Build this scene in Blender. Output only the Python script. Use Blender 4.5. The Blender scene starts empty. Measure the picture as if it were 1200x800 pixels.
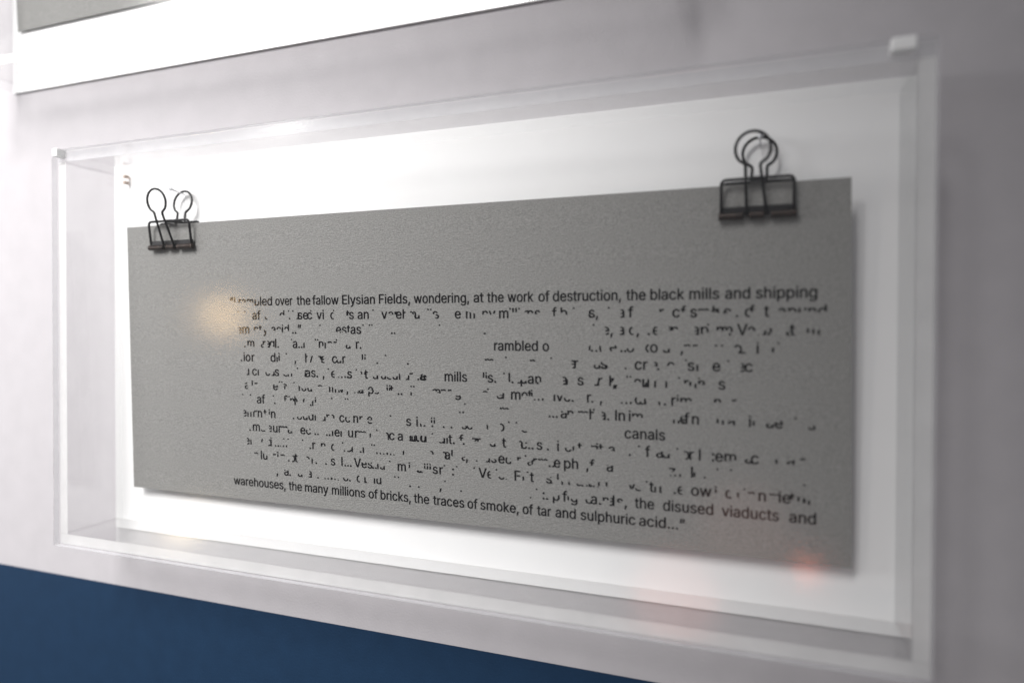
import bpy, bmesh, math, random, json
from mathutils import Vector, Matrix
from mathutils.geometry import tessellate_polygon

S = bpy.context.scene
COL = S.collection
random.seed(7)

# ------------------------------------------------------------------ camera
CAM_POS = Vector((0.38706, -0.34102, 0.10085))
cam_d = bpy.data.cameras.new('camera')
cam_d.sensor_width = 36.0
cam_d.lens = 802.0 / 1200 * 36
cam_d.clip_start = 0.005
cam_d.clip_end = 50
cam_d.dof.use_dof = True
cam_d.dof.focus_distance = 0.385
cam_d.dof.aperture_fstop = 3.0
cam = bpy.data.objects.new('camera', cam_d)
COL.objects.link(cam)
rx = Vector((0.93565806, 0.35289571, 0.00293528))
ux = Vector((-0.00713522, 0.0106011, 0.99991835))
fx = Vector((-0.35283577, 0.93560261, -0.012437))
cam.matrix_world = Matrix(((rx.x, ux.x, -fx.x, CAM_POS.x), (rx.y, ux.y, -fx.y, CAM_POS.y),
                           (rx.z, ux.z, -fx.z, CAM_POS.z), (0, 0, 0, 1)))
S.camera = cam

# ------------------------------------------------------------------ world, lamps, exposure
W = bpy.data.worlds.new('World')
S.world = W
W.use_nodes = True
W.node_tree.nodes['Background'].inputs[0].default_value = (0.93, 0.95, 1.0, 1)
W.node_tree.nodes['Background'].inputs[1].default_value = 0.22
S.view_settings.view_transform = 'Standard'
S.view_settings.look = 'None'
S.view_settings.exposure = 0.0
S.view_settings.gamma = 1.0
S.view_settings.use_curve_mapping = False
S.cycles.transparent_max_bounces = 24
S.cycles.max_bounces = 10

def spot_lamp(name, loc, target, radius, power, colour, angle, blend):
    l = bpy.data.lights.new(name, 'SPOT')
    l.shadow_soft_size = radius; l.energy = power; l.color = colour
    l.spot_size = math.radians(angle); l.spot_blend = blend
    o = bpy.data.objects.new(name, l); COL.objects.link(o)
    o.location = loc
    o.rotation_euler = (Vector(target) - Vector(loc)).to_track_quat('-Z', 'Y').to_euler()
    return o

def area_lamp(name, loc, target, size, power, colour):
    l = bpy.data.lights.new(name, 'AREA')
    l.shape = 'DISK'; l.size = size; l.energy = power; l.color = colour
    o = bpy.data.objects.new(name, l); COL.objects.link(o)
    o.location = loc
    o.rotation_euler = (Vector(target) - Vector(loc)).to_track_quat('-Z', 'Y').to_euler()
    return o

def bulb(name, loc, radius, power, colour):
    l = bpy.data.lights.new(name, 'POINT')
    l.shadow_soft_size = radius; l.energy = power; l.color = colour
    o = bpy.data.objects.new(name, l); COL.objects.link(o)
    o.location = loc
    return o

# key light high up on the left, split into added spots for softer shadows, and the small lamps of the room that mirror in the acrylic
spot_lamp('split_key_spot', (-0.75, -0.98, 0.74), (-0.12, 0, 0.08), 0.20, 36, (1.0, 0.99, 0.98), 34.5, 0.75)
spot_lamp('split_key_spot', (-0.30, -1.05, 0.90), (-0.10, 0, 0.10), 0.20, 64, (1.0, 0.985, 0.98), 44, 0.75)
spot_lamp('split_key_spot', (-0.02, -1.12, 1.35), (-0.17, 0, 0.08), 0.19, 84, (1.0, 0.985, 0.98), 47, 0.75)
area_lamp('side_fill', (-1.45, -0.62, 0.35), (0.1, 0, 0.1), 0.45, 11, (0.98, 0.985, 1.0))  # unseen side lamp, added so brightness falls off to the right
bulb('warm_lamp', (-1.615, -1.855, 0.165), 0.085, 1.9, (1.0, 0.64, 0.28))
bulb('warm_lamp', (-1.664, -1.726, -0.627), 0.06, 2.0, (1.0, 0.8, 0.5))
bulb('red_lamp', (0.516, -2.425, -0.752), 0.03, 0.6, (1.0, 0.22, 0.12))
bulb('red_lamp', (0.056, -2.366, -0.893), 0.16, 1.7, (1.0, 0.3, 0.22))
bulb('pink_lamp', (0.295, -2.456, -0.635), 0.16, 0.6, (1.0, 0.45, 0.35))

# ------------------------------------------------------------------ materials
def mat(name):
    m = bpy.data.materials.new(name); m.use_nodes = True
    nt = m.node_tree
    return m, nt, nt.nodes['Principled BSDF'], nt.nodes['Material Output']

def add_noise(nt, bsdf, base, amount, scale, bump=0.0, bscale=400.0, detail=4.0, rough=None, stretch=None):
    tc = nt.nodes.new('ShaderNodeTexCoord')
    src = tc.outputs['Object']
    if stretch:
        mp = nt.nodes.new('ShaderNodeMapping'); mp.inputs['Scale'].default_value = stretch
        mp.inputs['Rotation'].default_value = (0, math.radians(38), 0)
        nt.links.new(src, mp.inputs['Vector']); src2 = mp.outputs['Vector']
    else:
        src2 = src
    n = nt.nodes.new('ShaderNodeTexNoise'); n.inputs['Scale'].default_value = scale; n.inputs['Detail'].default_value = detail
    nt.links.new(src, n.inputs['Vector'])
    r = nt.nodes.new('ShaderNodeValToRGB')
    lo = [max(0, c * (1 - amount)) for c in base]; hi = [min(1, c * (1 + amount)) for c in base]
    r.color_ramp.elements[0].position = 0.3; r.color_ramp.elements[1].position = 0.7
    r.color_ramp.elements[0].color = (*lo, 1); r.color_ramp.elements[1].color = (*hi, 1)
    nt.links.new(n.outputs['Fac'], r.inputs['Fac'])
    nt.links.new(r.outputs['Color'], bsdf.inputs['Base Color'])
    if bump:
        n2 = nt.nodes.new('ShaderNodeTexNoise'); n2.inputs['Scale'].default_value = bscale; n2.inputs['Detail'].default_value = 3
        nt.links.new(src2, n2.inputs['Vector'])
        b = nt.nodes.new('ShaderNodeBump'); b.inputs['Strength'].default_value = bump; b.inputs['Distance'].default_value = 0.0004
        nt.links.new(n2.outputs['Fac'], b.inputs['Height'])
        nt.links.new(b.outputs['Normal'], bsdf.inputs['Normal'])
    if rough is not None:
        bsdf.inputs['Roughness'].default_value = rough

def plain(name, base, amount, scale, rough, **k):
    m, nt, b, o = mat(name)
    add_noise(nt, b, base, amount, scale, rough=rough, **k)
    return m

M_wall = plain('lilac_white_wall_paint', (0.43, 0.413, 0.427), 0.03, 60, 0.8, bump=0.35, bscale=700)
M_blue = plain('blue_wall_paint', (0.010, 0.029, 0.064), 0.06, 80, 0.6, bump=0.35, bscale=700)
M_blue.node_tree.nodes['Principled BSDF'].inputs['Specular IOR Level'].default_value = 0.12
M_panel = plain('white_panel', (0.89, 0.89, 0.885), 0.01, 40, 0.45)
M_paper = plain('grey_paper', (0.25, 0.248, 0.238), 0.22, 1500, 0.85, bump=1.0, bscale=750, stretch=(1.0, 1.0, 2.2))
M_ink = plain('black_ink', (0.006, 0.0055, 0.0065), 0.4, 900, 0.6)
M_ink.node_tree.nodes['Principled BSDF'].inputs['Specular IOR Level'].default_value = 0.0
M_paper.node_tree.nodes['Principled BSDF'].inputs['Specular IOR Level'].default_value = 0.15
M_clip = plain('black_lacquered_wire', (0.008, 0.007, 0.008), 0.5, 300, 0.42)
M_clip.node_tree.nodes['Principled BSDF'].inputs['Specular IOR Level'].default_value = 0.3
M_jaw = plain('dark_bronze_steel', (0.030, 0.020, 0.016), 0.5, 400, 0.35)
M_jaw.node_tree.nodes['Principled BSDF'].inputs['Metallic'].default_value = 0.5
M_nail = plain('silver_nail', (0.72, 0.72, 0.74), 0.1, 600, 0.3)
M_nail.node_tree.nodes['Principled BSDF'].inputs['Metallic'].default_value = 1.0
M_peg = plain('copper_peg', (0.5, 0.4, 0.34), 0.2, 900, 0.4)

def acrylic(name, tint, rough):
    m = bpy.data.materials.new(name); m.use_nodes = True
    nt = m.node_tree; nt.nodes.clear()
    out = nt.nodes.new('ShaderNodeOutputMaterial')
    tr = nt.nodes.new('ShaderNodeBsdfTransparent'); tr.inputs[0].default_value = (*tint, 1)
    gl = nt.nodes.new('ShaderNodeBsdfGlossy'); gl.inputs['Roughness'].default_value = rough
    lw = nt.nodes.new('ShaderNodeLayerWeight'); lw.inputs['Blend'].default_value = 0.5
    pw = nt.nodes.new('ShaderNodeMath'); pw.operation = 'POWER'; pw.inputs[1].default_value = 5
    ml = nt.nodes.new('ShaderNodeMath'); ml.operation = 'MULTIPLY_ADD'; ml.inputs[1].default_value = 0.96; ml.inputs[2].default_value = 0.04
    mx = nt.nodes.new('ShaderNodeMixShader')
    L = nt.links.new
    L(lw.outputs['Facing'], pw.inputs[0]); L(pw.outputs[0], ml.inputs[0]); L(ml.outputs[0], mx.inputs[0])
    L(tr.outputs[0], mx.inputs[1]); L(gl.outputs[0], mx.inputs[2]); L(mx.outputs[0], out.inputs[0])
    return m
M_acr = acrylic('clear_acrylic', (0.985, 0.985, 0.985), 0.02)
M_front = acrylic('hazy_front_acrylic', (0.985, 0.985, 0.985), 0.11)

def acrylic_edge(name, col, clear):
    m = bpy.data.materials.new(name); m.use_nodes = True
    nt = m.node_tree; nt.nodes.clear()
    out = nt.nodes.new('ShaderNodeOutputMaterial')
    L = nt.links.new
    tc = nt.nodes.new('ShaderNodeTexCoord')
    n = nt.nodes.new('ShaderNodeTexNoise'); n.inputs['Scale'].default_value = 45; n.inputs['Detail'].default_value = 3
    L(tc.outputs['Object'], n.inputs['Vector'])
    rmp = nt.nodes.new('ShaderNodeMapRange'); rmp.inputs['To Min'].default_value = clear - 0.15; rmp.inputs['To Max'].default_value = clear + 0.15
    L(n.outputs['Fac'], rmp.inputs['Value'])
    df = nt.nodes.new('ShaderNodeBsdfDiffuse'); df.inputs[0].default_value = (*col, 1)
    tl = nt.nodes.new('ShaderNodeBsdfTranslucent'); tl.inputs[0].default_value = (*col, 1)
    gl = nt.nodes.new('ShaderNodeBsdfGlossy'); gl.inputs['Roughness'].default_value = 0.15
    tr = nt.nodes.new('ShaderNodeBsdfTransparent')
    a = nt.nodes.new('ShaderNodeMixShader'); a.inputs[0].default_value = 0.15
    b = nt.nodes.new('ShaderNodeMixShader'); b.inputs[0].default_value = 0.06
    c = nt.nodes.new('ShaderNodeMixShader')
    L(df.outputs[0], a.inputs[1]); L(tl.outputs[0], a.inputs[2])
    L(a.outputs[0], b.inputs[1]); L(gl.outputs[0], b.inputs[2])
    L(rmp.outputs[0], c.inputs[0])
    L(b.outputs[0], c.inputs[1]); L(tr.outputs[0], c.inputs[2]); L(c.outputs[0], out.inputs[0])
    return m
M_edge = acrylic_edge('polished_edge_glow', (0.90, 0.90, 0.89), 0.38)  # milky white colour stands for light piped out at the clear edges
M_glint = acrylic_edge('milky_corner_glint', (0.93, 0.93, 0.92), 0.16)  # white colour for the added corner glints
M_edge_clear = acrylic_edge('clear_acrylic_edge', (0.8, 0.8, 0.82), 0.6)

# ------------------------------------------------------------------ helpers
def link(name, bm, mats, parent=None, smooth=False):
    me = bpy.data.meshes.new(name)
    bm.to_mesh(me); bm.free()
    for m in (mats if isinstance(mats, (list, tuple)) else [mats]): me.materials.append(m)
    if smooth:
        for p in me.polygons: p.use_smooth = True
    o = bpy.data.objects.new(name, me); COL.objects.link(o)
    if parent: o.parent = parent
    return o

def tag(o, label, cat, group=None):
    o['label'] = label; o['category'] = cat
    if group: o['group'] = group
    return o

def thing(name, loc, label, cat, group=None):
    o = bpy.data.objects.new(name, None); COL.objects.link(o); o.location = loc
    o.empty_display_size = 0.02
    return tag(o, label, cat, group)

def box(bm, lo, hi, bevel=0.0, edge_axes=None):
    """box from lo to hi; faces whose normal is along one of edge_axes get material 1"""
    r = bmesh.ops.create_cube(bm, size=1.0)
    c = (Vector(lo) + Vector(hi)) / 2; s = Vector(hi) - Vector(lo)
    for v in r['verts']: v.co = Vector((v.co.x * s.x, v.co.y * s.y, v.co.z * s.z)) + c
    faces = {f for v in r['verts'] for f in v.link_faces}
    for f in faces: f.normal_update()
    if edge_axes:
        for f in faces:
            n = f.normal
            ax = max(range(3), key=lambda i: abs(n[i]))
            if (ax, n[ax] > 0) in edge_axes: f.material_index = 1
    if bevel:
        es = list({e for v in r['verts'] for e in v.link_edges})
        bmesh.ops.bevel(bm, geom=es, offset=bevel, segments=2, affect='EDGES', profile=0.5)

def tube(bm, pts, r, seg=10, closed=False):
    pts = [Vector(p) for p in pts]
    n = len(pts); rings = []
    up = None
    for i in range(n):
        a = pts[i - 1] if (i > 0 or closed) else pts[i]
        b = pts[(i + 1) % n] if (i < n - 1 or closed) else pts[i]
        t = (b - a).normalized()
        if up is None:
            up = t.orthogonal().normalized()
        up = (up - t * up.dot(t)).normalized()
        sd = t.cross(up)
        rings.append([bm.verts.new(pts[i] + r * (math.cos(2 * math.pi * k / seg) * up + math.sin(2 * math.pi * k / seg) * sd)) for k in range(seg)])
    m = n if closed else n - 1
    for i in range(m):
        A, B = rings[i], rings[(i + 1) % n]
        for k in range(seg):
            bm.faces.new((A[k], A[(k + 1) % seg], B[(k + 1) % seg], B[k]))
    if not closed:
        bm.faces.new(rings[0][::-1]); bm.faces.new(rings[-1])

def round_path(pts, rad, n=6):
    """polyline with its inner corners rounded"""
    pts = [Vector(p) for p in pts]; out = [pts[0]]
    for i in range(1, len(pts) - 1):
        a, b, c = pts[i - 1], pts[i], pts[i + 1]
        d1 = (a - b); d2 = (c - b)
        k = min(rad, d1.length * .49, d2.length * .49)
        p0 = b + d1.normalized() * k; p1 = b + d2.normalized() * k
        for j in range(n + 1):
            t = j / n
            out.append(p0 * (1 - t) ** 2 + b * 2 * t * (1 - t) + p1 * t * t)
    out.append(pts[-1])
    return out

# ------------------------------------------------------------------ the wall and its blue band
BLUE_TOP = -0.07201
bm = bmesh.new()
box(bm, (-3.0, 0.0, BLUE_TOP), (2.2, 0.12, 2.0))
w = link('wall', bm, M_wall); w['kind'] = 'structure'
bm = bmesh.new()
box(bm, (-3.0, 0.0, -1.5), (2.2, 0.12, BLUE_TOP))
w = link('blue_wall', bm, M_blue); w['kind'] = 'structure'

# ------------------------------------------------------------------ the acrylic display case
XL, XR, ZB, ZT = -0.0287, 0.4455, -0.0318, 0.2125      # outer size
YF = -0.0453                                            # front face
T = 0.0064                                              # acrylic thickness
TP = 0.0045
def display_case(loc, label, group):
    t = thing('display_case', loc, label, 'display case', group)
    o = Vector(loc)
    def b(name, lo, hi, mats, **k):
        bm = bmesh.new(); box(bm, lo, hi, **k)
        ob = link(name, bm, mats, t)
        return ob
    w, h = XR - XL, ZT - ZB
    yf = YF; yb = -0.0017; ys = yf + TP + 0.0003
    b('back_panel', (0, -0.0015, 0), (w, -0.0001, h), M_panel)
    b('front_pane', (0, yf, 0), (w, yf + TP, h), [M_front, M_edge_clear], bevel=0.0005, edge_axes={(0, True), (0, False), (2, True), (2, False)})
    fe = {(1, False)}
    b('side_pane', (0.0002, ys, T + .0002), (T, yb, h - T - .0002), [M_acr, M_edge], edge_axes=fe)
    b('side_pane', (w - T, ys, T + .0002), (w - .0002, yb, h - T - .0002), [M_acr, M_edge], edge_axes=fe)
    b('bottom_pane', (0.0002, ys, .0002), (w - .0002, yb, T), [M_acr, M_edge], edge_axes=fe)
    b('top_pane', (0.0002, ys, h - T), (w - .0002, yb, h - .0002), [M_acr, M_edge_clear], edge_axes=fe)
    for dx, dz in ((0.0135, h - 0.0085), (0.0135, h - 0.0125)):
        bm = bmesh.new(); box(bm, (dx - .0011, -0.0058, dz - .0011), (dx + .0011, -0.0023, dz + .0011), bevel=.0003)
        link('peg', bm, M_peg, t)
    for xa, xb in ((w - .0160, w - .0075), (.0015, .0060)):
        b('corner_glint', (xa, yf - .0006, h - .0042), (xb, yf + .0060, h + .0009), M_glint, bevel=.0006)  # added milky solids stand in for glints and refraction at the corners
    return t
CASES = 'acrylic display cases on the wall'
case_low = display_case((XL, 0, ZB), 'clear acrylic wall case in full view, holding the grey sheet with black printed words', CASES)
case_up = display_case((-0.1290, 0, 0.2735), 'clear acrylic wall case cut off by the top edge, above the fully visible one', CASES)

# ------------------------------------------------------------------ the printed sheets
PAPER_Y = -0.0140
PT = 0.0004
TILT = 0.006                                            # the sheet hangs from its clips and leans back to the panel
def lean_y(h): return TILT * (1 - h / 0.168)
def sheet(name, corners, depth, label, group):
    c0 = Vector((corners[0][0], 0, corners[0][1]))
    t = thing(name, (c0.x, depth, c0.z), label, 'paper sheet', group)
    bm = bmesh.new()
    vs = []
    N = 24
    (xa, za), (xb, zb), (xc, zc), (xd, zd) = corners                # bl, br, tr, tl
    g = []
    for s in (0, 1):
        rows = []
        for i in range(N + 1):
            u = i / N; row = []
            for j in range(9):
                v = j / 8
                x = (xa * (1 - u) + xb * u) * (1 - v) + (xd * (1 - u) + xc * u) * v
                z = (za * (1 - u) + zb * u) * (1 - v) + (zd * (1 - u) + zc * u) * v
                row.append(bm.verts.new((x - c0.x, s * PT + lean_y(z - c0.z), z - c0.z)))
            rows.append(row)
        g.append(rows)
    for i in range(N):
        for j in range(8):
            a, b, c, d = g[0][i][j], g[0][i + 1][j], g[0][i + 1][j + 1], g[0][i][j + 1]
            bm.faces.new((a, b, c, d))
            a, b, c, d = g[1][i][j], g[1][i + 1][j], g[1][i + 1][j + 1], g[1][i][j + 1]
            bm.faces.new((d, c, b, a))
    rim = [(i, 0) for i in range(N)] + [(N, j) for j in range(8)] + [(i, 8) for i in range(N, 0, -1)] + [(0, j) for j in range(8, 0, -1)]
    for k in range(len(rim)):
        p, q = rim[k], rim[(k + 1) % len(rim)]
        bm.faces.new((g[0][q[0]][q[1]], g[0][p[0]][p[1]], g[1][p[0]][p[1]], g[1][q[0]][q[1]]))
    link('paper', bm, M_paper, t)
    return t
SHEETS = 'grey sheets inside the cases'
sheet_low = sheet('printed_sheet', ((-0.0045, -0.0011), (0.4213, -0.0020), (0.4193, 0.1681), (-0.0025, 0.1682)), PAPER_Y,
                  'grey textured sheet printed with broken black lettering, hung from two binder clips', SHEETS)
UX, UZ = -0.1207, 0.3160
sheet_up = sheet('grey_sheet', ((UX, UZ), (UX + .42, UZ), (UX + .42, UZ + .168), (UX - .002, UZ + .168)), -0.0095,
                 'grey sheet with no words showing, its lower corner peeping in at the top edge', SHEETS)

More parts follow.
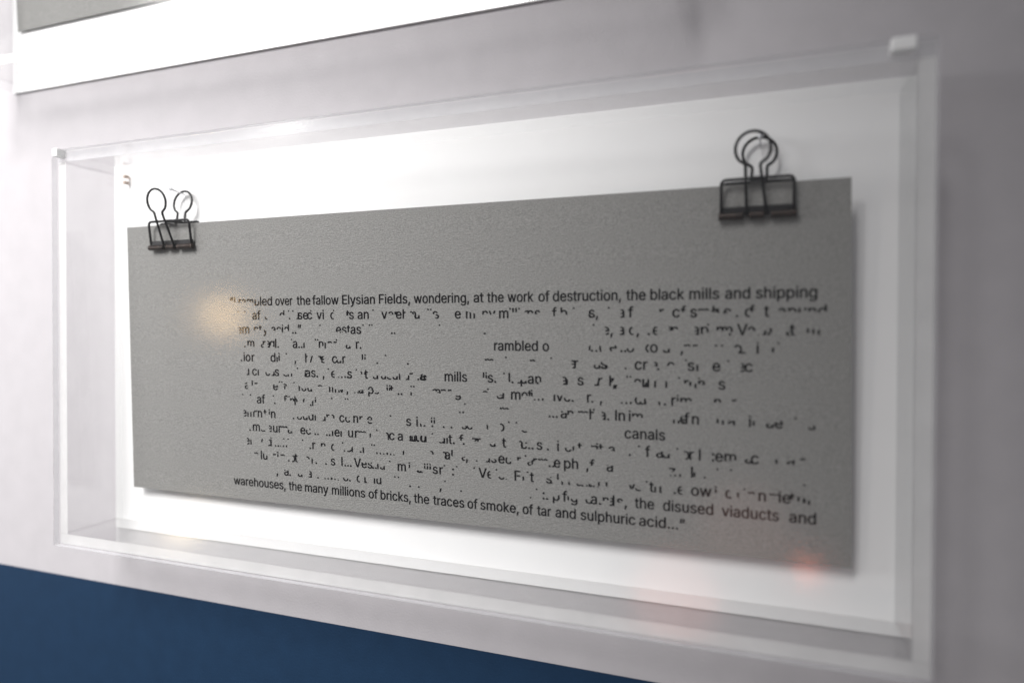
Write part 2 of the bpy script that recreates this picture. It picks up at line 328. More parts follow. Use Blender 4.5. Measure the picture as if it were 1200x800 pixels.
# ------------------------------------------------------------------ the lettering: outlines in font units (x-height 379), then broken lines of print
GLYPHS = json.loads(r'''{"a":[389,[[160,-9,142,-8,126,-5,110,-1,94,5,80,12,68,22,57,32,48,45,40,58,35,73,31,90,30,108,31,123,34,138,38,150,43,161,50,171,58,179,67,187,78,193,89,199,100,203,112,207,125,211,178,220,234,227,265,235,276,255,276,257,275,268,273,279,271,288,267,297,262,304,256,311,248,317,240,322,230,326,220,329,208,330,196,331,183,330,171,329,159,326,149,322,118,301,100,274,41,291,48,308,57,322,67,335,79,346,91,355,104,364,118,370,133,375,148,379,163,382,179,384,194,384,239,379,251,376,263,372,275,367,286,360,296,353,306,343,315,333,322,320,329,306,333,290,336,272,337,251,337,0,277,0,277,52,272,52,252,25,244,18,236,12,226,6,215,1,203,-3,190,-6,176,-8],[170,45,187,46,202,49,216,53,228,59,239,66,248,74,257,83,263,93,269,104,272,115,275,126,276,138,276,190,259,182,231,176,200,171,175,168,134,159,125,155,117,150,110,145,103,139,98,132,95,124,93,115,92,105,92,95,94,87,98,79,102,72,107,66,114,61,121,56,130,52,139,49,149,47,159,46]]],"b":[424,[[229,-8,213,-7,198,-5,184,-1,172,4,162,10,153,17,145,24,138,31,118,59,112,59,112,0,53,0,53,509,114,509,114,319,118,319,137,346,144,353,152,360,161,367,171,373,183,378,197,381,212,384,229,384,252,383,274,378,294,371,313,361,330,347,345,332,359,313,370,293,379,270,385,245,389,218,390,189,389,160,385,133,379,108,370,84,359,64,346,45,330,29,313,16,294,5,274,-2,252,-7],[220,47,237,48,253,51,267,57,279,66,291,76,301,88,309,101,316,117,321,133,325,151,327,170,328,189,327,209,325,227,321,245,316,261,309,276,301,290,291,301,280,311,267,319,253,325,237,329,220,330,203,329,188,325,174,320,161,312,150,302,140,291,132,278,125,263,120,247,116,229,113,210,113,189,113,169,116,150,120,132,125,115,132,100,140,86,150,75,162,65,174,57,188,51,204,48]]],"c":[396,[[207,-8,182,-7,159,-2,137,6,117,16,98,30,82,46,68,64,56,85,46,108,40,133,36,159,34,187,36,216,40,243,46,268,56,291,68,312,82,330,98,346,117,360,137,371,159,378,182,383,207,384,221,384,234,383,247,380,260,377,272,373,284,368,295,362,305,356,315,349,324,341,332,332,340,322,347,312,353,301,358,289,362,277,303,262,290,289,270,311,242,325,207,330,189,329,173,325,158,319,145,310,134,300,124,287,115,274,108,258,103,242,99,224,97,206,96,187,97,169,99,151,103,134,108,117,115,102,124,89,134,76,145,66,158,57,173,51,189,48,207,46,243,52,271,66,292,89,304,117,363,102,359,90,354,78,348,67,341,56,334,46,325,37,316,29,306,21,296,15,285,9,273,4,261,-1,248,-4,235,-6,221,-8]]],"d":[424,[[195,-8,172,-7,151,-2,130,5,111,16,94,29,79,45,66,64,55,84,46,108,39,133,35,160,34,189,35,218,39,245,46,270,55,293,66,313,79,332,95,347,112,361,131,371,151,378,173,383,196,384,213,384,228,381,241,378,253,373,263,367,272,360,280,353,287,346,306,319,311,319,311,509,372,509,372,0,313,0,313,59,307,59,287,31,280,24,272,17,263,10,252,4,241,-1,227,-5,212,-7],[205,47,221,48,236,51,250,57,263,65,274,75,284,86,293,100,299,115,305,132,309,150,311,169,312,189,311,210,309,229,305,247,300,263,293,278,284,291,275,302,263,312,251,320,237,325,221,329,205,330,187,329,172,325,157,319,145,311,133,301,124,290,115,276,108,261,103,245,99,227,97,209,96,189,97,170,99,151,103,133,109,117,115,101,124,88,134,76,145,66,158,57,172,51,188,48]]],"e":[404,[[212,-8,185,-7,161,-2,138,6,117,16,98,30,82,46,68,64,56,85,46,108,40,132,35,159,34,187,35,215,39,242,46,267,55,290,67,311,81,329,97,346,115,359,135,370,157,378,180,383,205,384,221,384,236,382,251,379,266,374,280,368,294,361,307,351,319,341,331,329,341,315,350,299,357,282,363,263,368,242,370,219,371,194,371,169,75,169,75,221,338,221,310,202,309,220,307,237,303,254,298,269,291,282,283,294,273,305,263,314,250,321,237,326,222,329,205,330,189,329,173,326,159,321,146,313,135,304,125,294,116,282,109,270,103,256,99,241,97,226,96,211,96,178,97,157,100,139,104,122,110,106,118,92,128,80,139,70,151,61,165,55,179,50,195,47,212,46,224,47,234,48,244,50,254,53,263,56,271,61,278,66,285,73,292,80,297,88,302,96,306,105,365,91,360,77,353,63,345,51,335,39,324,29,311,19,298,11,283,4,266,-1,249,-5,231,-7]]],"f":[254,[[228,379,228,327,6,327,6,379],[81,0,81,432,82,447,84,461,89,474,96,486,104,496,113,505,124,513,135,519,148,524,161,527,174,529,187,530,222,527,243,521,227,468,215,472,195,474,182,473,171,470,162,466,154,460,149,452,145,443,142,431,142,419,142,0]]],"g":[425,[[207,-151,187,-150,168,-148,150,-144,134,-140,119,-134,105,-127,93,-119,82,-110,73,-101,64,-91,57,-80,51,-69,101,-41,122,-66,128,-72,136,-78,145,-83,154,-88,165,-92,178,-95,192,-97,207,-97,229,-96,249,-92,267,-85,282,-75,295,-62,304,-47,310,-28,311,-6,311,68,306,68,287,41,280,34,272,28,263,21,252,16,241,11,227,8,212,5,195,5,173,6,152,10,132,17,113,27,95,39,80,53,67,71,55,90,46,112,39,136,35,163,34,191,35,220,39,246,46,271,55,293,66,314,80,332,95,347,112,361,131,371,152,378,173,383,196,384,213,384,228,382,242,378,253,373,264,367,273,360,281,353,288,346,308,319,313,319,313,379,372,379,372,-9,371,-32,367,-54,360,-73,350,-90,338,-104,324,-117,308,-127,291,-136,271,-142,251,-147,229,-150],[205,59,222,60,237,63,251,68,264,75,275,84,285,95,293,107,300,121,305,137,309,154,312,172,312,193,312,212,309,231,305,248,300,264,293,278,285,291,275,303,264,312,251,320,237,325,222,329,205,330,188,329,172,325,158,320,145,312,134,302,124,290,115,277,109,262,103,246,99,229,97,212,96,193,97,173,99,155,103,138,109,123,116,108,124,96,134,85,145,76,158,68,172,63,188,60]]],"h":[410,[[114,227,114,0,53,0,53,509,114,509,114,287,102,287,112,312,124,332,137,349,152,362,169,372,187,379,207,383,227,384,246,383,264,380,280,376,295,369,309,360,321,349,332,336,341,321,348,304,353,285,356,264,357,240,357,0,296,0,296,235,295,256,290,275,283,291,273,304,260,315,246,323,229,328,210,329,197,328,184,326,172,322,161,317,150,311,141,303,133,293,126,283,121,271,117,257,114,243]]],"i":[167,[[53,0,53,379,114,379,114,0],[53,443,53,509,114,509,114,443]]],"k":[381,[[110,137,110,212,121,212,284,379,360,379,184,199,177,199],[53,0,53,509,114,509,114,0],[294,0,148,186,191,229,372,0]]],"l":[168,[[53,0,114,0,114,509,53,509]]],"m":[610,[[53,0,53,379,112,379,112,295,108,295,112,310,118,323,125,335,132,346,141,355,151,363,161,370,172,376,183,380,195,384,207,386,219,386,239,385,257,380,273,372,287,361,299,347,309,331,316,314,321,295,312,295,317,308,322,321,329,332,337,343,347,353,357,361,368,369,381,375,394,380,407,383,422,385,437,386,453,385,468,383,483,378,497,372,510,364,522,354,532,342,541,328,548,313,553,296,556,276,557,255,557,0,496,0,496,254,494,273,490,289,483,302,473,313,460,321,447,326,433,329,419,330,406,330,395,328,384,324,374,320,365,314,358,307,351,299,345,290,341,280,338,270,336,259,335,247,335,0,274,0,274,260,273,275,269,288,262,301,253,311,242,320,229,326,215,329,199,330,188,330,178,328,168,325,158,320,148,314,140,307,132,299,126,289,121,278,117,266,114,253,114,238,114,0]]],"n":[410,[[114,227,114,0,53,0,53,379,112,379,112,287,102,287,112,312,124,332,137,349,152,362,169,372,187,379,207,383,227,384,246,383,264,380,280,376,295,369,309,360,321,349,332,336,341,321,348,304,353,285,356,264,357,240,357,0,296,0,296,235,295,256,290,275,283,291,273,304,260,315,246,323,229,328,210,329,197,328,184,326,172,322,161,317,150,311,141,303,133,293,126,283,121,271,117,257,114,243]]],"o":[415,[[207,-8,182,-7,159,-2,137,6,117,16,98,30,82,46,68,64,56,85,46,108,40,133,36,159,34,187,36,216,40,243,46,268,56,291,68,312,82,330,98,346,117,360,137,371,159,378,182,383,207,384,233,383,256,378,278,371,299,360,317,346,333,330,347,312,359,291,369,268,376,243,380,216,381,187,380,159,376,133,369,108,359,85,347,64,333,46,317,30,299,16,278,6,256,-2,233,-7],[207,46,226,48,242,51,257,57,270,66,282,76,292,89,300,102,307,117,312,134,316,151,318,169,319,187,318,206,316,224,312,242,307,258,300,274,292,287,282,300,270,310,257,319,242,325,226,329,207,330,189,329,173,325,158,319,145,310,134,300,124,287,115,274,108,258,103,242,99,224,97,206,96,187,97,169,99,151,103,134,108,117,115,102,124,89,134,76,145,66,158,57,173,51,189,48]]],"p":[424,[[53,-143,53,379,112,379,112,319,118,319,137,346,144,353,152,360,161,367,171,373,183,378,197,381,212,384,229,384,252,383,274,378,294,371,313,361,330,347,345,332,359,313,370,293,379,270,385,245,389,218,390,189,389,160,385,133,379,108,370,84,359,64,346,45,330,29,313,16,294,5,274,-2,252,-7,229,-8,213,-7,198,-5,184,-1,173,4,162,10,153,17,145,24,138,31,118,59,114,59,114,-143],[220,47,237,48,253,51,267,57,279,66,291,76,301,88,309,101,316,117,321,133,325,151,327,170,328,189,327,209,325,227,321,245,316,261,309,276,301,290,291,301,280,311,267,319,253,325,237,329,220,330,203,329,188,325,174,320,161,312,150,302,140,291,132,278,125,263,120,247,116,229,113,210,113,189,113,169,116,150,120,132,125,115,132,100,140,86,150,75,162,65,174,57,188,51,204,48]]],"q":[424,[[372,-143,311,-143,311,59,306,59,287,31,280,24,272,17,263,10,252,4,241,-1,227,-5,212,-7,195,-8,172,-7,151,-2,130,5,111,16,94,29,79,45,66,64,55,84,46,108,39,133,35,160,34,189,35,218,39,245,46,270,55,293,66,313,79,332,95,347,112,361,131,371,151,378,173,383,196,384,213,384,228,381,241,378,253,373,263,367,272,360,280,353,287,346,307,319,313,319,313,379,372,379],[205,47,221,48,236,51,250,57,263,65,274,75,284,86,293,100,299,115,305,132,309,150,311,169,312,189,311,210,309,229,305,247,300,263,293,278,284,291,275,302,263,312,251,320,237,325,221,329,205,330,187,329,172,325,157,319,145,311,133,301,124,290,115,276,108,261,103,245,99,227,97,209,96,189,97,170,99,151,103,133,109,117,115,101,124,88,134,76,145,66,158,57,172,51,188,48]]],"r":[259,[[53,0,53,379,112,379,112,321,115,321,122,335,130,347,140,358,152,367,166,375,181,380,196,384,213,385,229,384,243,384,243,322,230,324,207,326,194,325,182,323,170,319,159,315,149,309,140,301,132,293,126,284,121,273,117,262,114,250,114,237,114,0]]],"s":[365,[[182,-8,163,-7,145,-5,128,-2,112,3,98,10,84,18,72,27,62,38,53,50,45,63,40,78,36,94,94,107,99,92,105,79,114,69,124,60,136,54,150,49,165,46,181,45,200,46,217,50,232,55,244,62,255,71,262,81,267,91,268,103,267,112,265,121,260,129,254,136,246,142,237,147,225,151,212,155,149,170,125,177,104,186,87,196,72,208,61,222,53,237,48,255,47,274,48,290,51,305,57,319,65,332,75,343,87,354,100,363,115,370,131,377,149,381,167,384,187,384,206,384,223,381,239,378,254,372,267,366,279,358,290,349,299,339,307,328,314,316,319,303,324,290,268,277,264,288,258,298,251,307,243,316,232,323,219,328,205,331,187,333,171,332,156,329,143,324,131,317,121,308,114,299,110,289,109,277,110,267,112,258,117,250,124,243,133,237,144,232,157,227,172,223,229,209,254,202,275,194,292,183,306,171,317,158,325,142,330,125,331,107,330,90,326,75,321,61,312,47,302,35,290,24,276,15,260,6,242,0,223,-5,203,-7]]],"t":[227,[[204,379,204,327,6,327,6,379],[65,471,126,471,126,98,127,86,128,76,132,68,136,61,142,56,150,53,159,51,170,50,185,51,202,54,213,2,192,-3,168,-4,145,-3,125,2,107,10,92,21,80,35,72,52,67,71,65,93]]],"u":[410,[[182,-5,164,-4,146,-1,130,4,115,11,101,20,89,31,78,44,69,59,62,76,57,95,54,116,53,139,53,379,114,379,114,144,115,123,119,105,127,89,137,75,150,64,164,56,181,52,200,50,213,51,226,53,238,57,249,62,259,69,268,77,276,86,283,97,289,109,293,122,295,137,296,153,296,379,357,379,357,0,298,0,298,92,307,92,297,67,286,47,272,30,257,17,240,7,222,0,203,-4]]],"v":[389,[[163,0,17,379,84,379,165,155,187,87,206,21,184,21,203,87,224,155,305,379,371,379,226,0]]],"w":[567,[[138,0,23,379,87,379,133,214,154,137,175,41,165,41,186,135,206,214,252,379,316,379,362,214,382,136,402,41,391,41,413,135,434,214,480,379,545,379,429,0,368,0,319,172,305,225,291,280,277,338,291,338,277,280,263,225,248,172,199,0]]],"x":[379,[[21,0,171,218,171,171,29,379,100,379,147,306,179,253,207,206,175,206,202,253,233,306,282,379,352,379,209,169,209,214,358,0,287,0,231,85,200,136,173,182,205,182,178,136,148,85,91,0]]],"y":[389,[[47,-139,61,-86,71,-87,104,-89,111,-87,118,-84,124,-80,130,-74,136,-67,141,-58,146,-48,151,-36,163,-1,17,379,84,379,165,155,187,87,206,21,184,21,202,87,224,155,305,379,371,379,204,-58,198,-72,191,-85,184,-97,177,-107,168,-116,159,-124,150,-130,139,-136,128,-140,117,-143,104,-145,91,-145,65,-143]]],"z":[380,[[42,0,42,46,254,320,254,323,48,323,48,379,333,379,333,331,126,60,126,56,339,56,339,0]]],"E":[419,[[60,0,60,509,372,509,372,452,125,452,125,286,355,286,355,229,125,229,125,57,375,57,375,0]]],"F":[410,[[60,0,60,509,369,509,369,452,125,452,125,278,346,278,346,221,125,221,125,0]]],"V":[480,[[204,0,16,509,84,509,192,206,215,137,248,31,235,31,267,138,290,206,395,509,463,509,278,0]]],".":[188,[[95,-4,86,-4,78,-1,70,3,63,9,57,16,53,24,50,32,50,41,50,50,53,59,57,66,63,73,70,79,78,83,86,86,95,87,104,86,113,83,121,79,128,73,134,66,138,59,140,50,141,41,140,32,138,24,134,16,128,9,121,3,113,-1,104,-4]]],",":[188,[[38,-119,68,71,137,71,84,-119]]],"“":[300,[[52,318,104,509,151,509,121,318],[175,318,228,509,274,509,244,318]]],"”":[300,[[52,318,82,509,151,509,98,318],[175,318,205,509,274,509,222,318]]],":":[188,[[95,-4,86,-4,78,-1,70,3,63,9,57,16,53,24,50,32,50,41,50,50,53,59,57,66,63,73,70,79,78,83,86,86,95,87,104,86,113,83,121,79,128,73,134,66,138,59,140,50,141,41,140,32,138,24,134,16,128,9,121,3,113,-1,104,-4],[95,271,86,272,78,274,70,278,63,284,57,291,53,299,50,307,50,316,50,325,53,334,57,342,63,349,70,354,78,359,86,361,95,362,104,361,113,359,121,354,128,349,134,342,138,334,140,325,141,316,140,307,138,299,134,291,128,284,121,278,113,274,104,272]]],"…":[588,[[98,-4,89,-4,81,-1,73,3,66,9,60,16,56,24,53,32,52,41,53,50,56,59,60,66,66,73,73,79,81,83,89,86,98,87,107,86,116,83,123,79,130,73,136,66,140,59,143,50,144,41,143,32,140,24,136,16,130,9,123,3,116,-1,107,-4],[294,-4,285,-4,277,-1,269,3,262,9,256,16,252,24,249,32,248,41,249,50,252,59,256,66,262,73,269,79,277,83,285,86,294,87,303,86,312,83,319,79,326,73,332,66,336,59,339,50,340,41,339,32,336,24,332,16,326,9,319,3,312,-1,303,-4],[490,-4,481,-4,473,-1,465,3,458,9,452,16,448,24,445,32,445,41,445,50,448,59,452,66,458,73,465,79,473,83,481,86,490,87,499,86,508,83,516,79,523,73,529,66,533,59,535,50,536,41,535,32,533,24,529,16,523,9,516,3,508,-1,499,-4]]],"I":[190,[[66,0,127,0,127,509,66,509]]]}''')
TEXT = [
'80.2 “I FT;86.7 rambled TTTVFFF 24.6;113.9 over F 12.1;129.2 the F 9.4;140.1 fallow F 17.7;160.4 Elysian F 21.2;184.4 Fields, F 19.3;206.2 wondering, F 32.6;241.6 at F 5.5;249.3 the F 9.1;260.7 work F 13.9;277.4 of F 5.7;285.0 destruction, F 34.3;322.0 the F 9.2;333.6 black F 15.6;351.7 mills F 13.2;367.7 and F 10.7;381.0 shipping F 25.2',
'85.6 i t;90.8 i t;96.7 af F;105.5 t B;116.7 d T;122.9 i t;123.3 . F;125.8 i t;127.3 u R;129.8 se F;136.3 c F;138.5 i t;142.8 vi F;152.2 c L;154.1 i t;160.6 v 2;162.8 t T;164.8 s F;170.4 an F;180.1 i t;185.8 v F;190.1 ar TT;195.0 eh FL;202.6 o 2;204.3 n R;206.4 u B;214.4 ii tt;217.5 s T;218.2 s 4;230.6 e F;237.1 m V;246.5 ny TT;255.9 m F;261.6 illi tttt;269.5 o t;271.4 ns TT;284.5 f A;289.0 b T;295.4 i t;301.9 k R;303.4 s, F;313.1 i t;317.9 a R;322.9 f F;337.9 r T;343.9 c F;347.7 f T;352.1 s F;355.7 mo tT;362.1 k T;367.0 e T;372.4 . F;376.3 o L;378.1 f T;384.5 t F;390.4 ar Tt;394.6 ound TTTT',
'84.8 em RF;97.7 nt TT;104.3 y 3;110.3 acid TTTT;118.0 i M;125.5 .. F;129.5 ” T;144.6 i t;155.8 estas AAAFF;173.5 i t;177.6 ii tt;191.6 .. b;247.2 . b;221.1 i t;305.5 i t;310.2 e, RF;317.8 a R;323.3 c L;327.0 , F;332.3 . F;334.7 e L;341.1 z 2;343.5 n T;352.9 ap RA;359.8 i t;364.0 n T;365.9 m T;369.3 . F;373.0 V F;377.4 e T;381.8 m b;384.7 n M;393.7 a 3;395.3 t F;402.4 m M',
'89.9 . F;92.5 m A;102.5 a 3;104.0 r T;105.9 a R;109.0 q A;113.0 l. FF;124.4 i t;125.6 a.. F;133.2 i V;141.2 ii tt;143.9 n A;147.9 i V;150.0 nr tt;155.6 i t;162.1 a B;168.9 r F;171.4 . F;252.9 rambled F 23.8;279.4 o F 3.2;303.4 l M;304.6 m b;308.7 l M;313.8 e M;319.1 .. F;322.2 o B;329.6 xo RF;339.5 a B;347.7 , F;349.4 nr tt;363.3 v t;371.6 e T;373.6 z B;381.5 i F;388.0 i M;390.2 i t',
'87.1 . b;89.4 io F;95.4 r F;109.4 di FV;115.2 i A;120.5 i t;126.6 , F;134.2 h L;135.9 v R;142.2 n 2;143.0 n R;145.3 e L;152.7 c F;155.8 u B;159.7 r F;172.6 l T;174.3 i T;182.0 . F;187.5 i t;201.4 . b;247.5 m t;272.5 n t;259.0 i t;283.5 i t;293.3 e R;295.9 r F;305.9 us BB;309.3 s V;321.1 . b;326.1 cr F;333.9 a 2;336.7 . F;341.5 o T;349.8 i t;351.0 s F;355.0 l V;362.2 e F;368.8 i t;373.1 e R;376.4 c F',
'90.0 u R;95.5 cl FV;105.3 o B;108.5 d 4;112.2 s F;118.2 e b;121.5 n B;128.2 i t;132.8 t R;134.2 as. F;146.1 , F;149.6 i t;151.9 e L;156.5 m.. b;162.8 s F;168.5 i t;171.5 y T;174.1 t F;179.6 a B;182.2 l B;184.8 u B;188.4 o b;192.2 u B;196.2 l V;199.1 d 4;202.8 r t;207.6 . F;209.7 e V;207.6 . F;209.1 a V;224.1 mills F 13.0;246.4 l T;247.9 i T;249.1 s. F;257.9 i t;260.8 l A;262.4 . F;264.7 q 4;267.5 uan BFA;276.1 . F;288.8 a R;291.7 i V;297.6 s F;305.0 d 4;308.0 r T;312.9 z 2;313.6 l F;315.4 , F;316.3 , F;322.0 ii tt;325.7 o T;328.4 o 4;329.8 u F;334.7 f V;340.7 l V;346.7 i t;349.4 r T;351.8 ni MT;355.7 a T;364.9 s F',
'89.7 a L;94.9 l T;97.1 r t;110.7 e V;115.1 ii tt;117.5 a 2;118.8 l M;125.5 i t;129.1 l V;131.0 ou BB;142.3 o t;150.3 l V;152.3 l V;154.2 n B;156.9 v B;162.0 , F;167.1 m b;170.0 a B;176.1 e T;176.4 p B;180.0 o b;188.2 ii TT;190.4 t T;195.2 .. F;203.2 i B;204.8 i t;203.2 i t;205.0 i t;216.3 o t;218.3 a T;221.9 nr tt;230.0 g b;245.8 o t;248.7 i t;254.0 e B;257.4 l V;262.1 m F;267.7 o T;271.2 t T;273.0 i T;274.5 m b;285.1 lvc. VVBF;302.4 r F;304.5 . b;308.8 , F;319.4 m b;326.1 c V;328.4 u B;330.6 i M;337.5 i B;339.9 . F;343.5 rim FTT;363.0 n T;370.9 r t',
'87.5 i t;93.3 i t;98.4 af F;110.4 i t;111.1 . F;117.9 f 2;120.1 ii tt;122.8 m T;125.9 l F;129.5 v 2;136.7 . F;138.3 l V;140.3 i T;151.5 i t;160.7 ii tt;232.4 .. b;235.4 i t;255.8 m t;282.4 ... F;288.7 a V;292.2 n T;297.8 mr tt;303.6 l F;305.4 i t;308.6 a R;312.5 . F;316.5 ln F;323.2 im FT;344.3 m B;347.5 e V;349.3 f F;353.0 n F;364.2 n M;369.1 a M;378.4 ir FM;385.7 a B;389.3 e V;397.7 i t;403.2 s B',
'86.9 em RV;96.2 r t;98.8 n F;103.2 t T;107.0 in TF;124.4 . F;127.4 oudl BBVV;144.2 u 4;148.0 r T;150.3 n 2;156.8 cc FV;166.2 nr FT;175.2 e T;175.4 e b;190.0 i t;200.2 s F;206.6 i F;208.9 l B;211.0 . F;215.5 ii TT;222.6 . F;227.2 . F;215.8 . F;233.8 s B;236.7 c B;248.2 i M;254.6 o R;260.3 i t;264.5 i t;267.6 o b;321.1 canals F 19.3',
'92.1 . F;94.9 m F;100.8 u b;105.5 e R;109.9 ur F;115.5 m t;120.5 a B;129.6 ec FV;139.5 .. F;147.5 .. F;151.6 l V;153.3 e F;157.4 l V;162.6 u F;167.1 r F;169.4 m t;176.7 i M;181.1 i t;186.0 n R;189.3 c F;194.7 a F;202.0 . F;203.3 o V;207.0 . F;209.1 d V;202.2 o V;206.6 . F;208.7 d V;215.8 i t;220.0 u b;223.0 llt. VVFF;232.1 f T;234.3 . F;239.6 z T;242.6 r T;249.9 u B;254.7 v 2;256.8 t F;265.1 n R;267.2 c.. VFF;275.8 s F;281.3 . F;286.8 i F;290.8 c B;294.8 i M;297.4 t T;304.4 n t;307.0 it TT;313.0 a T;323.1 . F;327.7 i t;331.0 f F;336.3 a V;339.5 u B;345.9 i t;348.3 o R;351.9 r F;356.2 l F;362.1 : F;363.6 em FA;376.7 a B;379.3 c F;389.8 i M;394.6 a M;400.2 r t',
'88.6 el RV;98.5 v 2;104.9 o R;107.8 i F;110.9 .. b;114.6 m b;117.1 i t;120.2 i t;130.6 i t;135.7 . F;137.8 r F;143.8 n T;150.8 c L;158.3 i t;159.5 i b;161.0 o b;164.6 l V;170.1 . F;172.0 l V;177.6 ii tt;180.9 m b;187.5 m b;197.8 i M;213.6 n 2;221.4 n R;223.4 al FT;233.5 a 3;236.0 , F;241.8 r b;246.4 d 4;250.5 s B;254.6 ec FV;265.1 r T;269.3 i t;270.7 a 3;273.0 i M;273.9 r T;276.7 m t;282.2 .. F;284.9 e F;290.3 ph F;301.8 , F;303.5 f T;312.1 a V;342.4 z T;342.8 m b;352.7 l F;353.8 r M;358.5 i b;364.3 i t;370.3 i t;401.6 i b',
'95.4 n t;100.3 lu FV;109.4 r t;112.5 i T;115.0 n t;120.3 . F;121.8 o R;124.9 t F;132.2 o 2;137.0 l V;139.7 . F;146.5 . F;150.3 s F;157.6 l F;159.6 ... F;166.1 Ves FVV;178.0 .. F;181.3 lu VB;189.0 i t;194.4 m F;201.4 i T;206.7 a b;210.9 i T;206.1 a b;210.9 iii TTT;216.1 s F;220.2 r F;222.8 i t;227.8 : F;230.1 i t;240.4 i t;243.3 Ve FL;253.1 i t;254.5 c B;258.5 r b;263.6 F F;268.0 r M;270.4 i t;272.0 t F;280.7 s V;283.0 . F;286.6 l T;288.9 l B;292.5 l B;296.7 a b;299.5 m b;303.0 m b;307.8 i M;311.7 r M;322.7 v M;326.0 o b;331.4 i t;333.0 t F;335.5 h V;337.9 . F;344.6 . F;346.4 e L;352.7 ow F;363.5 i T;368.1 c L;369.8 . F;373.4 r M;376.2 i t;378.2 n t;382.7 n F;387.4 m t;391.4 ie F;395.9 t T;399.2 m M;401.7 r M',
'111.6 , F;117.2 a V;120.9 . F;127.1 u B;133.7 a R;140.7 . F;145.7 m b;150.4 m b;158.5 o B;162.5 . F;167.6 c L;172.7 i V;173.1 . F;178.9 lu VV;192.1 i t;194.4 i t;201.5 . F;207.0 r b;220.1 , F;223.1 i t;232.3 . b;271.9 r b;275.2 i t;278.8 : F;280.7 . F;284.3 p B;287.0 i M;289.3 f F;292.0 i M;293.7 g B;301.3 o B;304.0 a F;308.2 . F;310.1 n T;312.5 a R;315.2 l F;317.2 s T;321.0 , F;326.0 the F 9.2;339.6 disused F 23.0;366.6 viaducts F 24.7;395.8 and F 10.9',
'79.1 warehouses, F 38.7;120.3 the F 9.2;131.9 many F 16.1;150.7 millions F 22.1;175.3 of F 5.8;183.1 bricks, F 19.0;204.2 the F 9.3;216.1 traces F 18.4;236.6 of F 5.7;244.1 smoke, F 21.4;267.9 of F 5.5;275.8 tar F 7.3;285.6 and F 10.5;298.8 sulphuric F 27.3;328.1 acid…” F 21.6']
BASELINES = [0.11679, 0.10847, 0.10013, 0.09179, 0.08342, 0.07504, 0.06665, 0.05824, 0.04981, 0.04137, 0.03291, 0.02444, 0.01595, 0.00745]
XH = 379.0
SC = 3.86e-3 / XH

def area2(c): return sum(c[i][0] * c[(i + 1) % len(c)][1] - c[(i + 1) % len(c)][0] * c[i][1] for i in range(len(c)))
def inside(p, poly):
    r = False
    for i in range(len(poly)):
        a, b = poly[i], poly[i - 1]
        if (a[1] > p[1]) != (b[1] > p[1]) and p[0] < (b[0] - a[0]) * (p[1] - a[1]) / (b[1] - a[1]) + a[0]: r = not r
    return r
TRI = {}
def glyph_tris(ch):
    if ch in TRI: return TRI[ch]
    adv, cons = GLYPHS[ch]
    cons = [[(c[i], c[i + 1]) for i in range(0, len(c), 2)] for c in cons]
    big = max(cons, key=lambda c: abs(area2(c)))
    sgn = area2(big) > 0
    outs = [c for c in cons if (area2(c) > 0) == sgn]
    holes = [c for c in cons if (area2(c) > 0) != sgn]
    tris = []
    for o in outs:
        loops = [o] + [h for h in holes if inside(h[0], o)]
        flat = [p for l in loops for p in l]
        for t in tessellate_polygon([[Vector((x, y, 0)) for x, y in l] for l in loops]):
            tris.append([flat[i] for i in t])
    xs = [p[0] for c in cons for p in c]
    TRI[ch] = (adv, tris, min(xs), max(xs))
    return TRI[ch]

def clip(poly, a, b, c):                                   # keep a*x + b*y >= c
    out = []
    for i in range(len(poly)):
        p, q = poly[i], poly[(i + 1) % len(poly)]
        dp = a * p[0] + b * p[1] - c; dq = a * q[0] + b * q[1] - c
        if dp >= 0: out.append(p)
        if (dp >= 0) != (dq >= 0):
            t = dp / (dp - dq); out.append((p[0] + t * (q[0] - p[0]), p[1] + t * (q[1] - p[1])))
    return out

def planes(code, x0, x1, dot=False):
    """what is left of a letter: T/t top, B/b bottom, L/R side, M middle, A all but the foot, V all but the head, 1-4 quarters"""
    w = x1 - x0; P = []
    k = random.uniform(-.35, .35)
    top = lambda f: P.append((-k * XH / max(w, 120), 1.0, f * XH - k * XH * (x0 + x1) / 2 / max(w, 120)))
    bot = lambda f: P.append((k * XH / max(w, 120), -1.0, -f * XH + k * XH * (x0 + x1) / 2 / max(w, 120)))
    left = lambda f: P.append((-1.0, k * .5, -(x0 + f * w) + k * .5 * XH / 2))
    right = lambda f: P.append((1.0, k * .5, (x0 + f * w) + k * .5 * XH / 2))
    j = random.uniform(-.05, .05)
    if code == 'T': top(.58 + j)
    if code == 't': P.append((0, 1, (1.1 if dot else .80) * XH))
    if code == 'B': bot(.42 + j)
    if code == 'b': bot(.20)
    if code == 'L': left(.55 + j)
    if code == 'R': right(.45 + j)
    if code == 'A': top(.22 + j)
    if code == 'V': bot(.78 + j)
    if code == 'M': top(.2); bot(.72)
    if code == '1': top(.55); left(.55)
    if code == '2': top(.55); right(.4)
    if code == '3': bot(.5); left(.6)
    if code == '4': bot(.6); right(.4)
    return P

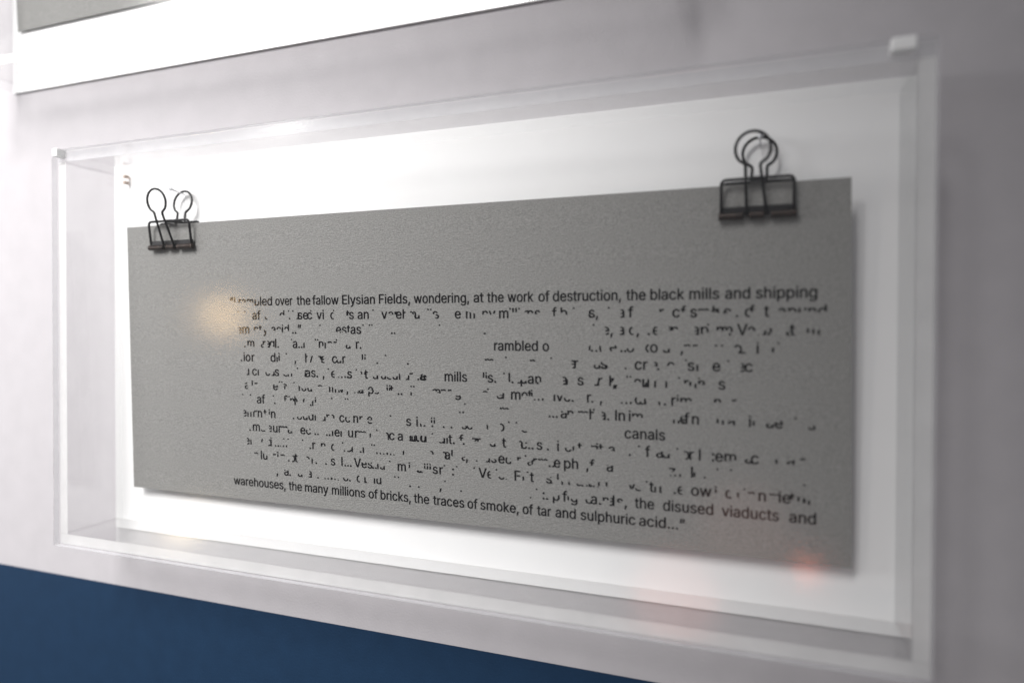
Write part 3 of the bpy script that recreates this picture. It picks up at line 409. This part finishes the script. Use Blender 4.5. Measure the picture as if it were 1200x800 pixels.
INK = ((-17, -6, 0.0), (17, -6, 0.00002), (0, 8, 0.00004))
for n, row in enumerate(TEXT):
    bm = bmesh.new()
    zb = BASELINES[n]
    for frag in row.split(';'):
        f = frag.split(' ')
        x = float(f[0]) / 1000; txt = f[1]; code = (f[2] + f[2][-1] * 20)[:len(txt)]
        adv = [glyph_tris(c)[0] for c in txt]
        first = glyph_tris(txt[0])[2]
        last = glyph_tris(txt[-1]); span = sum(adv[:-1]) + last[3] - first
        sx = float(f[3]) / 1000 / span if len(f) > 3 else SC * 0.965
        pen = -first
        for ch, cd, ad in zip(txt, code, adv):
            _, tris, x0, x1 = glyph_tris(ch)
            P = planes(cd, x0, x1, ch == 'i') if cd != 'F' else []
            for tr in tris:
                pl = tr
                for a, b, c in P:
                    pl = clip(pl, a, b, c)
                    if len(pl) < 3: break
                if len(pl) < 3: continue
                for ox, oz, oy in INK:                    # printed ink spreads a little round the outline
                    vs = [bm.verts.new((x + (px + pen + ox) * sx - sheet_low.location.x, lean_y(zb + (py + oz) * SC) - 0.00012 - oy, zb + (py + oz) * SC - sheet_low.location.z)) for px, py in pl]
                    fc = bm.faces.new(vs)
                    fc.normal_update()
                    if fc.normal.y > 0: fc.normal_flip()
            pen += ad
    link('text_line', bm, M_ink, sheet_low)

# ------------------------------------------------------------------ binder clips
CLIPS = 'black wire binder clips on the sheet'
def binder_clip(loc, W_, lean, swing, tall, label):
    """origin: middle of the jaw's lower edge at the paper's mid plane; x along the jaw, -y to the room"""
    t = thing('binder_clip', loc, label, 'binder clip', CLIPS)
    hw = W_ / 2
    for s in (-1, 1):                                     # s=-1 front (towards the room), +1 behind the paper
        yj = s * 0.0013
        # jaw: flat bar with three rolled knuckles along its lower edge
        bm = bmesh.new()
        box(bm, (-hw, min(yj, yj + s * .0011), 0.0022), (hw, max(yj, yj + s * .0011), 0.0058), bevel=.0003)
        link('jaw', bm, M_clip, t, False)
        bm = bmesh.new()
        gaps = [(-hw - .0004, -0.0058), (-0.0030, 0.0030), (0.0058, hw + .0004)]
        for a, b in gaps:
            tube(bm, [(a, yj + s * .0009, .0016), (a + .0004, yj + s * .0009, .0016), (b - .0004, yj + s * .0009, .0016), (b, yj + s * .0009, .0016)], .00165, 12)
        link('jaw_roll', bm, M_jaw, t, True)
        # wire frame from the jaw up to the spine
        bm = bmesh.new()
        ytop = s * 0.0042
        pts = round_path([(-hw + .0008, yj + s * .0007, .003), (-hw + .0008, ytop, .0176), (hw - .0008, ytop, .0176), (hw - .0008, yj + s * .0007, .003)], .0026)
        tube(bm, pts, .00075, 10)
        link('wire_frame', bm, M_clip, t, True)
    # sleeve that wraps the two top wires
    bm = bmesh.new()
    box(bm, (-0.0034, -0.0050, 0.0167), (0.0034, 0.0050, 0.0185), bevel=.0007)
    link('spine_sleeve', bm, M_clip, t)
    # handles
    for s, ylean, dx in ((-1, -lean, swing[0]), (1, 0.0088, swing[1])):
        bm = bmesh.new()
        y0 = s * 0.0030; zt = tall[0] if s < 0 else tall[1]; R = 0.0074
        def yy(z): return y0 + (ylean - y0) * max(0.0, (z - 0.0016) / (zt - 0.0016))
        zc = zt - R                                        # loop centre
        a0 = math.radians(229); a1 = math.radians(-49)
        M = 34
        arc = [(R * math.cos(a0 + (a1 - a0) * i / M), zc + R * math.sin(a0 + (a1 - a0) * i / M)) for i in range(M + 1)]
        left = round_path([(-0.0042, 0, .0016), (-0.0031, 0, zc - R * .88), (arc[1][0], 0, arc[1][1])], .0012, 6)
        path = [(p.x, p.z) for p in left] + arc[2:-2] + [(-p.x, p.z) for p in reversed(left)]
        tube(bm, [(x_ + dx * min(1, z_ / .02), yy(z_), z_) for x_, z_ in path], .00070, 10)
        link('handle', bm, M_clip, t, True)
    return t
clip_a = binder_clip((0.0367, PAPER_Y + .0004, 0.1522), 0.0345, 0.0100, (-0.0049, -0.0005), (0.0366, 0.0384), 'black wire binder clip near the narrow far end of the sheet, handles spread wide apart')
clip_b = binder_clip((0.3812, PAPER_Y + .0004, 0.1522), 0.0322, 0.0078, (-0.0018, 0.0008), (0.0376, 0.0390), 'black wire binder clip at the near, wider end of the sheet, handles overlapping')

NAILS = 'nails that carry the clips'
def nail(loc, label):
    t = thing('nail', loc, label, 'nail', NAILS)
    bm = bmesh.new(); tube(bm, [(0, 0, 0), (0, -.004, .0004), (0, -.0106, .0014)], .00045, 10)
    link('shaft', bm, M_nail, t, True)
    bm = bmesh.new(); tube(bm, [(0, -.0104, .00135), (0, -.0108, .0014), (0, -.0112, .00145)], .0011, 14)
    link('head', bm, M_nail, t, True)
    return t
nail((0.0336, -0.0022, 0.1893), 'small silver nail through the handle loop of the clip with spread handles')
nail((0.3822, -0.0022, 0.1882), 'small silver nail through the handle loop of the clip with overlapping handles')
